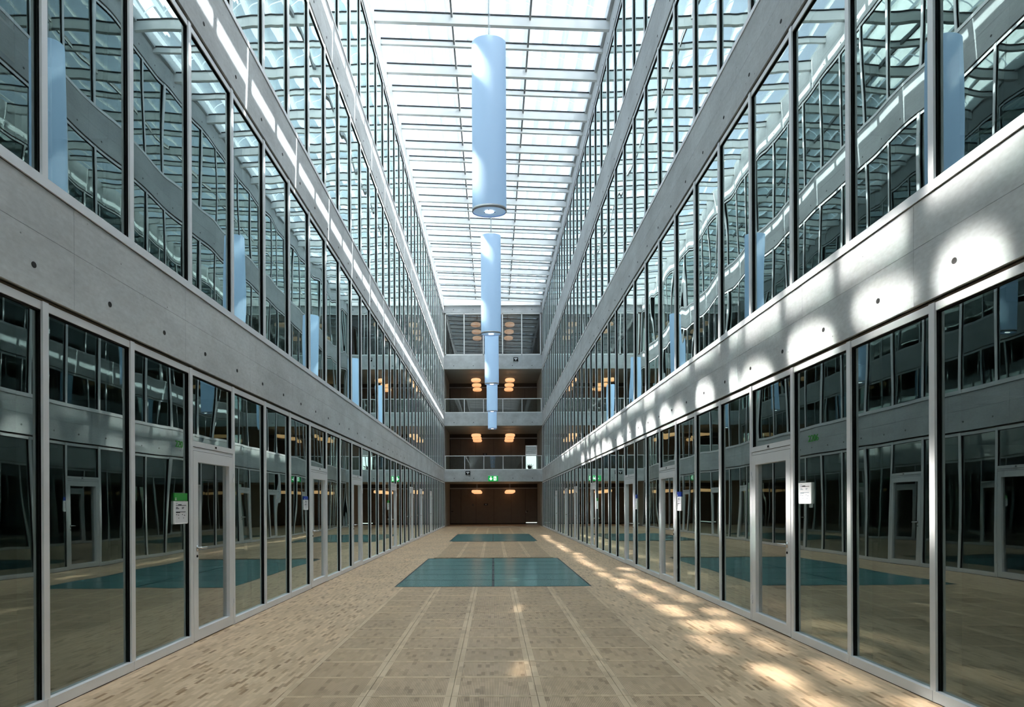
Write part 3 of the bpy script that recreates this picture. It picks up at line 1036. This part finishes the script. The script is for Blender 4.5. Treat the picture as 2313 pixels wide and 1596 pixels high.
# ------------------------------------------------------------------ notices and numbers on the glass
def notice(s, yc, w, z0, z1, head, label, lines=True):
    """sheet in a clear holder in front of the glass of one side"""
    X = lambda dd: face(s, dd)
    r = empty('notice', (X(0.035), yc, z0), label, 'notice')
    f = MB()
    zs = z1 - (0.0 if head is None else (z1 - z0) * 0.27)
    f.box(X(0.030), X(0.042), yc - w / 2, yc + w / 2, z0, zs, 'paper')
    sh = put('sheet', f.mesh('notice_sheet'), r, (0, 0, 0))
    if head:
        f = MB()
        f.box(X(0.028), X(0.042), yc - w / 2, yc + w / 2, zs + 0.004, z1, head)
        hd = put('header', f.mesh('notice_header'), r, (0, 0, 0))
        sub(hd, 'coloured header strip')
        f = MB()
        ye = yc - w / 2 if s < 0 else yc + w / 2
        dy = 1 if s < 0 else -1
        for kz in (0.12, 0.30):
            f.box(X(0.026), X(0.028), ye + dy * 0.01, ye + dy * 0.035, zs + (z1 - zs) * kz, zs + (z1 - zs) * (kz + .12), 'paper_edge')
        put('emblem', f.mesh('notice_emblem'), hd, (0, 0, 0))
    f = MB()
    e = 0.008
    for (ya, yb, za, zb) in ((yc - w / 2 - e, yc - w / 2 + e, z0, zs), (yc + w / 2 - e, yc + w / 2 + e, z0, zs), (yc - w / 2, yc + w / 2, z0 - e, z0 + e)):
        f.box(X(0.027), X(0.043), ya, yb, za, zb, 'paper_edge')
    put('holder', f.mesh('notice_holder'), r, (0, 0, 0))
    if lines:
        f = MB()
        h = zs - z0
        lo, hi = yc - w / 2 + 0.03, yc + w / 2 - 0.03
        def bar(u0, u1, v0, v1, mat):
            ya, yb = lo + (hi - lo) * u0, lo + (hi - lo) * u1
            if s > 0: ya, yb = lo + (hi - lo) * (1 - u1), lo + (hi - lo) * (1 - u0)
            f.box(X(0.0285), X(0.030), ya, yb, z0 + h * v0, z0 + h * v1, mat)
        bar(0, 1, .80, .825, 'ink')
        bar(.22, .55, .825, .86, 'ink')
        bar(0, .16, .88, .91, 'ink_pale')
        for (u0, u1, v) in ((0, .2, .70), (0, .3, .65), (.6, .8, .70), (.6, .75, .65), (0, .95, .50), (0, .4, .47), (0.02, .1, .38), (.2, .3, .36), (.6, .68, .38), (.8, .9, .34), (.24, .3, .22), (.72, .78, .22)):
            bar(u0, u1, v, v + .03, 'ink' if head else 'ink_pale')
        put('print', f.mesh('notice_print'), sh, (0, 0, 0))
    return r
def y_of(s, x):
    return FPX * (WL if s < 0 else WR) / abs(x - PPX)
notice(-1, (y_of(-1, 400) + y_of(-1, 429)) / 2, 0.27, 1.43, 1.775, 'green', 'paper notice with green header in a clear holder beside the nearest left door')
notice(1, (y_of(1, 1799) + y_of(1, 1826)) / 2, 0.25, 1.63, 1.865, None, 'white printed sheet taped to the glass beside the nearest right door')
notice(1, y_of(1, 1530.5), 0.22, 1.50, 1.86, 'blue', 'paper notice with blue header beside the second right door')
notice(1, y_of(1, 1432.5), 0.22, 1.50, 1.86, 'blue', 'small notice with blue header beside the third right door')
notice(1, y_of(1, 1345.5), 0.22, 1.47, 1.83, 'green', 'small notice with green header beside the fourth right door')
notice(-1, y_of(-1, 695), 0.22, 1.55, 1.80, 'blue', 'small notice with blue header beside the second left door')
notice(-1, y_of(-1, 880), 0.22, 1.47, 1.78, 'green', 'small notice with green header beside the fourth left door')

def number(s, txt, yc, z, size, label):
    cu = bpy.data.curves.new('door_number', 'FONT')
    cu.body = txt
    cu.size = size
    cu.extrude = 0.0008
    cu.align_x = 'CENTER'
    cu.materials.append(M['number_green'])
    tmp = bpy.data.objects.new('tmp', cu)
    COL.objects.link(tmp)
    dg = bpy.context.evaluated_depsgraph_get()
    me = bpy.data.meshes.new_from_object(tmp.evaluated_get(dg))
    bpy.data.objects.remove(tmp)
    me.name = 'door_number'
    o = put('door_number', me, None, (face(s, 0.043), yc, z))
    o.rotation_euler = (math.radians(90), 0, math.radians(90 if s < 0 else -90))
    tag(o, label, 'number')
number(-1, '220', (y_of(-1, 404) + y_of(-1, 424)) / 2, 2.30, 0.105, 'green room number film on the glass above the green headed notice')
number(1, '2206', (y_of(1, 1813) + y_of(1, 1845)) / 2, 2.33, 0.105, 'green room number film on the glass above the white taped sheet')

# ------------------------------------------------------------------ things seen in the rooms behind the glass
def shelf_unit(x, y, z, label):
    r = empty('bookshelf', (x, y, z), label, 'shelf')
    f = MB()
    W_, D_, H_ = 1.1, 0.30, 2.35
    for yy_ in (y - W_ / 2, y + W_ / 2 - .025):
        f = MB()
        f.box(x - D_ / 2, x + D_ / 2, yy_, yy_ + .025, z + .02, z + H_, 'shelf')
        put('side_panel', f.mesh('shelf_side'), r, (0, 0, 0))
    tops = []
    for k in range(6):
        zz = z + .02 + .44 * k
        f = MB()
        f.box(x - D_ / 2, x + D_ / 2, y - W_ / 2 + .025, y + W_ / 2 - .025, zz, zz + .025, 'shelf')
        put('board', f.mesh('shelf_board'), r, (0, 0, 0))
        tops.append(zz + .025)
    return r, tops[:-1], (W_, D_)
BC = [('red', (0.35, 0.07, 0.05)), ('beige', (0.5, 0.42, 0.3)), ('green', (0.08, 0.2, 0.1)), ('blue', (0.06, 0.1, 0.28)), ('white', (0.6, 0.6, 0.58)), ('brown', (0.2, 0.12, 0.07))]
for nme, c in BC:
    M['book_' + nme] = simple(nme + ' book cloth', c, 0.7)
random.seed(11)
xs_ = face(-1, 0.95)
r, tops, (W_, D_) = shelf_unit(xs_, 5.15, 4.17, 'open bookshelf behind the second level glass of the left facade')
rown = ['lowest', 'second', 'third', 'fourth', 'top']
for k, zt in enumerate(tops):
    y = 5.15 - W_ / 2 + .05
    order = BC[:]
    random.shuffle(order)
    for nme, c in order:
        t = random.uniform(.035, .065)
        h = random.uniform(.22, .34)
        f = MB()
        dpt = random.uniform(.17, .23)
        f.box(-dpt / 2, dpt / 2, 0, .004, 0, h, 'book_' + nme)
        f.box(-dpt / 2, dpt / 2, t - .004, t, 0, h, 'book_' + nme)
        f.box(dpt / 2 - .004, dpt / 2, 0, t, 0, h, 'book_' + nme)
        f.box(-dpt / 2 + .006, dpt / 2 - .004, .004, t - .004, .004, h - .006, 'paper')
        o = put('book', f.mesh('book'), None, (xs_, y, zt))
        tag(o, '%s book standing on the %s board of the bookshelf behind glass' % (nme, rown[k]), 'book', 'books on the shelf behind glass')
        y += t + random.choice([.004, .05, .12])
r = empty('desk', (face(1, 1.1), 4.6, 4.17), 'pale green desk behind the second level glass of the right facade', 'desk')
f = MB()
f.box(face(1, .75), face(1, 1.5), 3.6, 5.2, 4.88, 4.91, 'desk')
put('top', f.mesh('desk_top'), r, (0, 0, 0))
for xx in (.8, 1.45):
    for yy_ in (3.65, 5.15):
        f = MB()
        f.box(face(1, xx) - .02, face(1, xx) + .02, yy_ - .02, yy_ + .02, 4.17, 4.88, 'desk')
        put('leg', f.mesh('desk_leg'), r, (0, 0, 0))
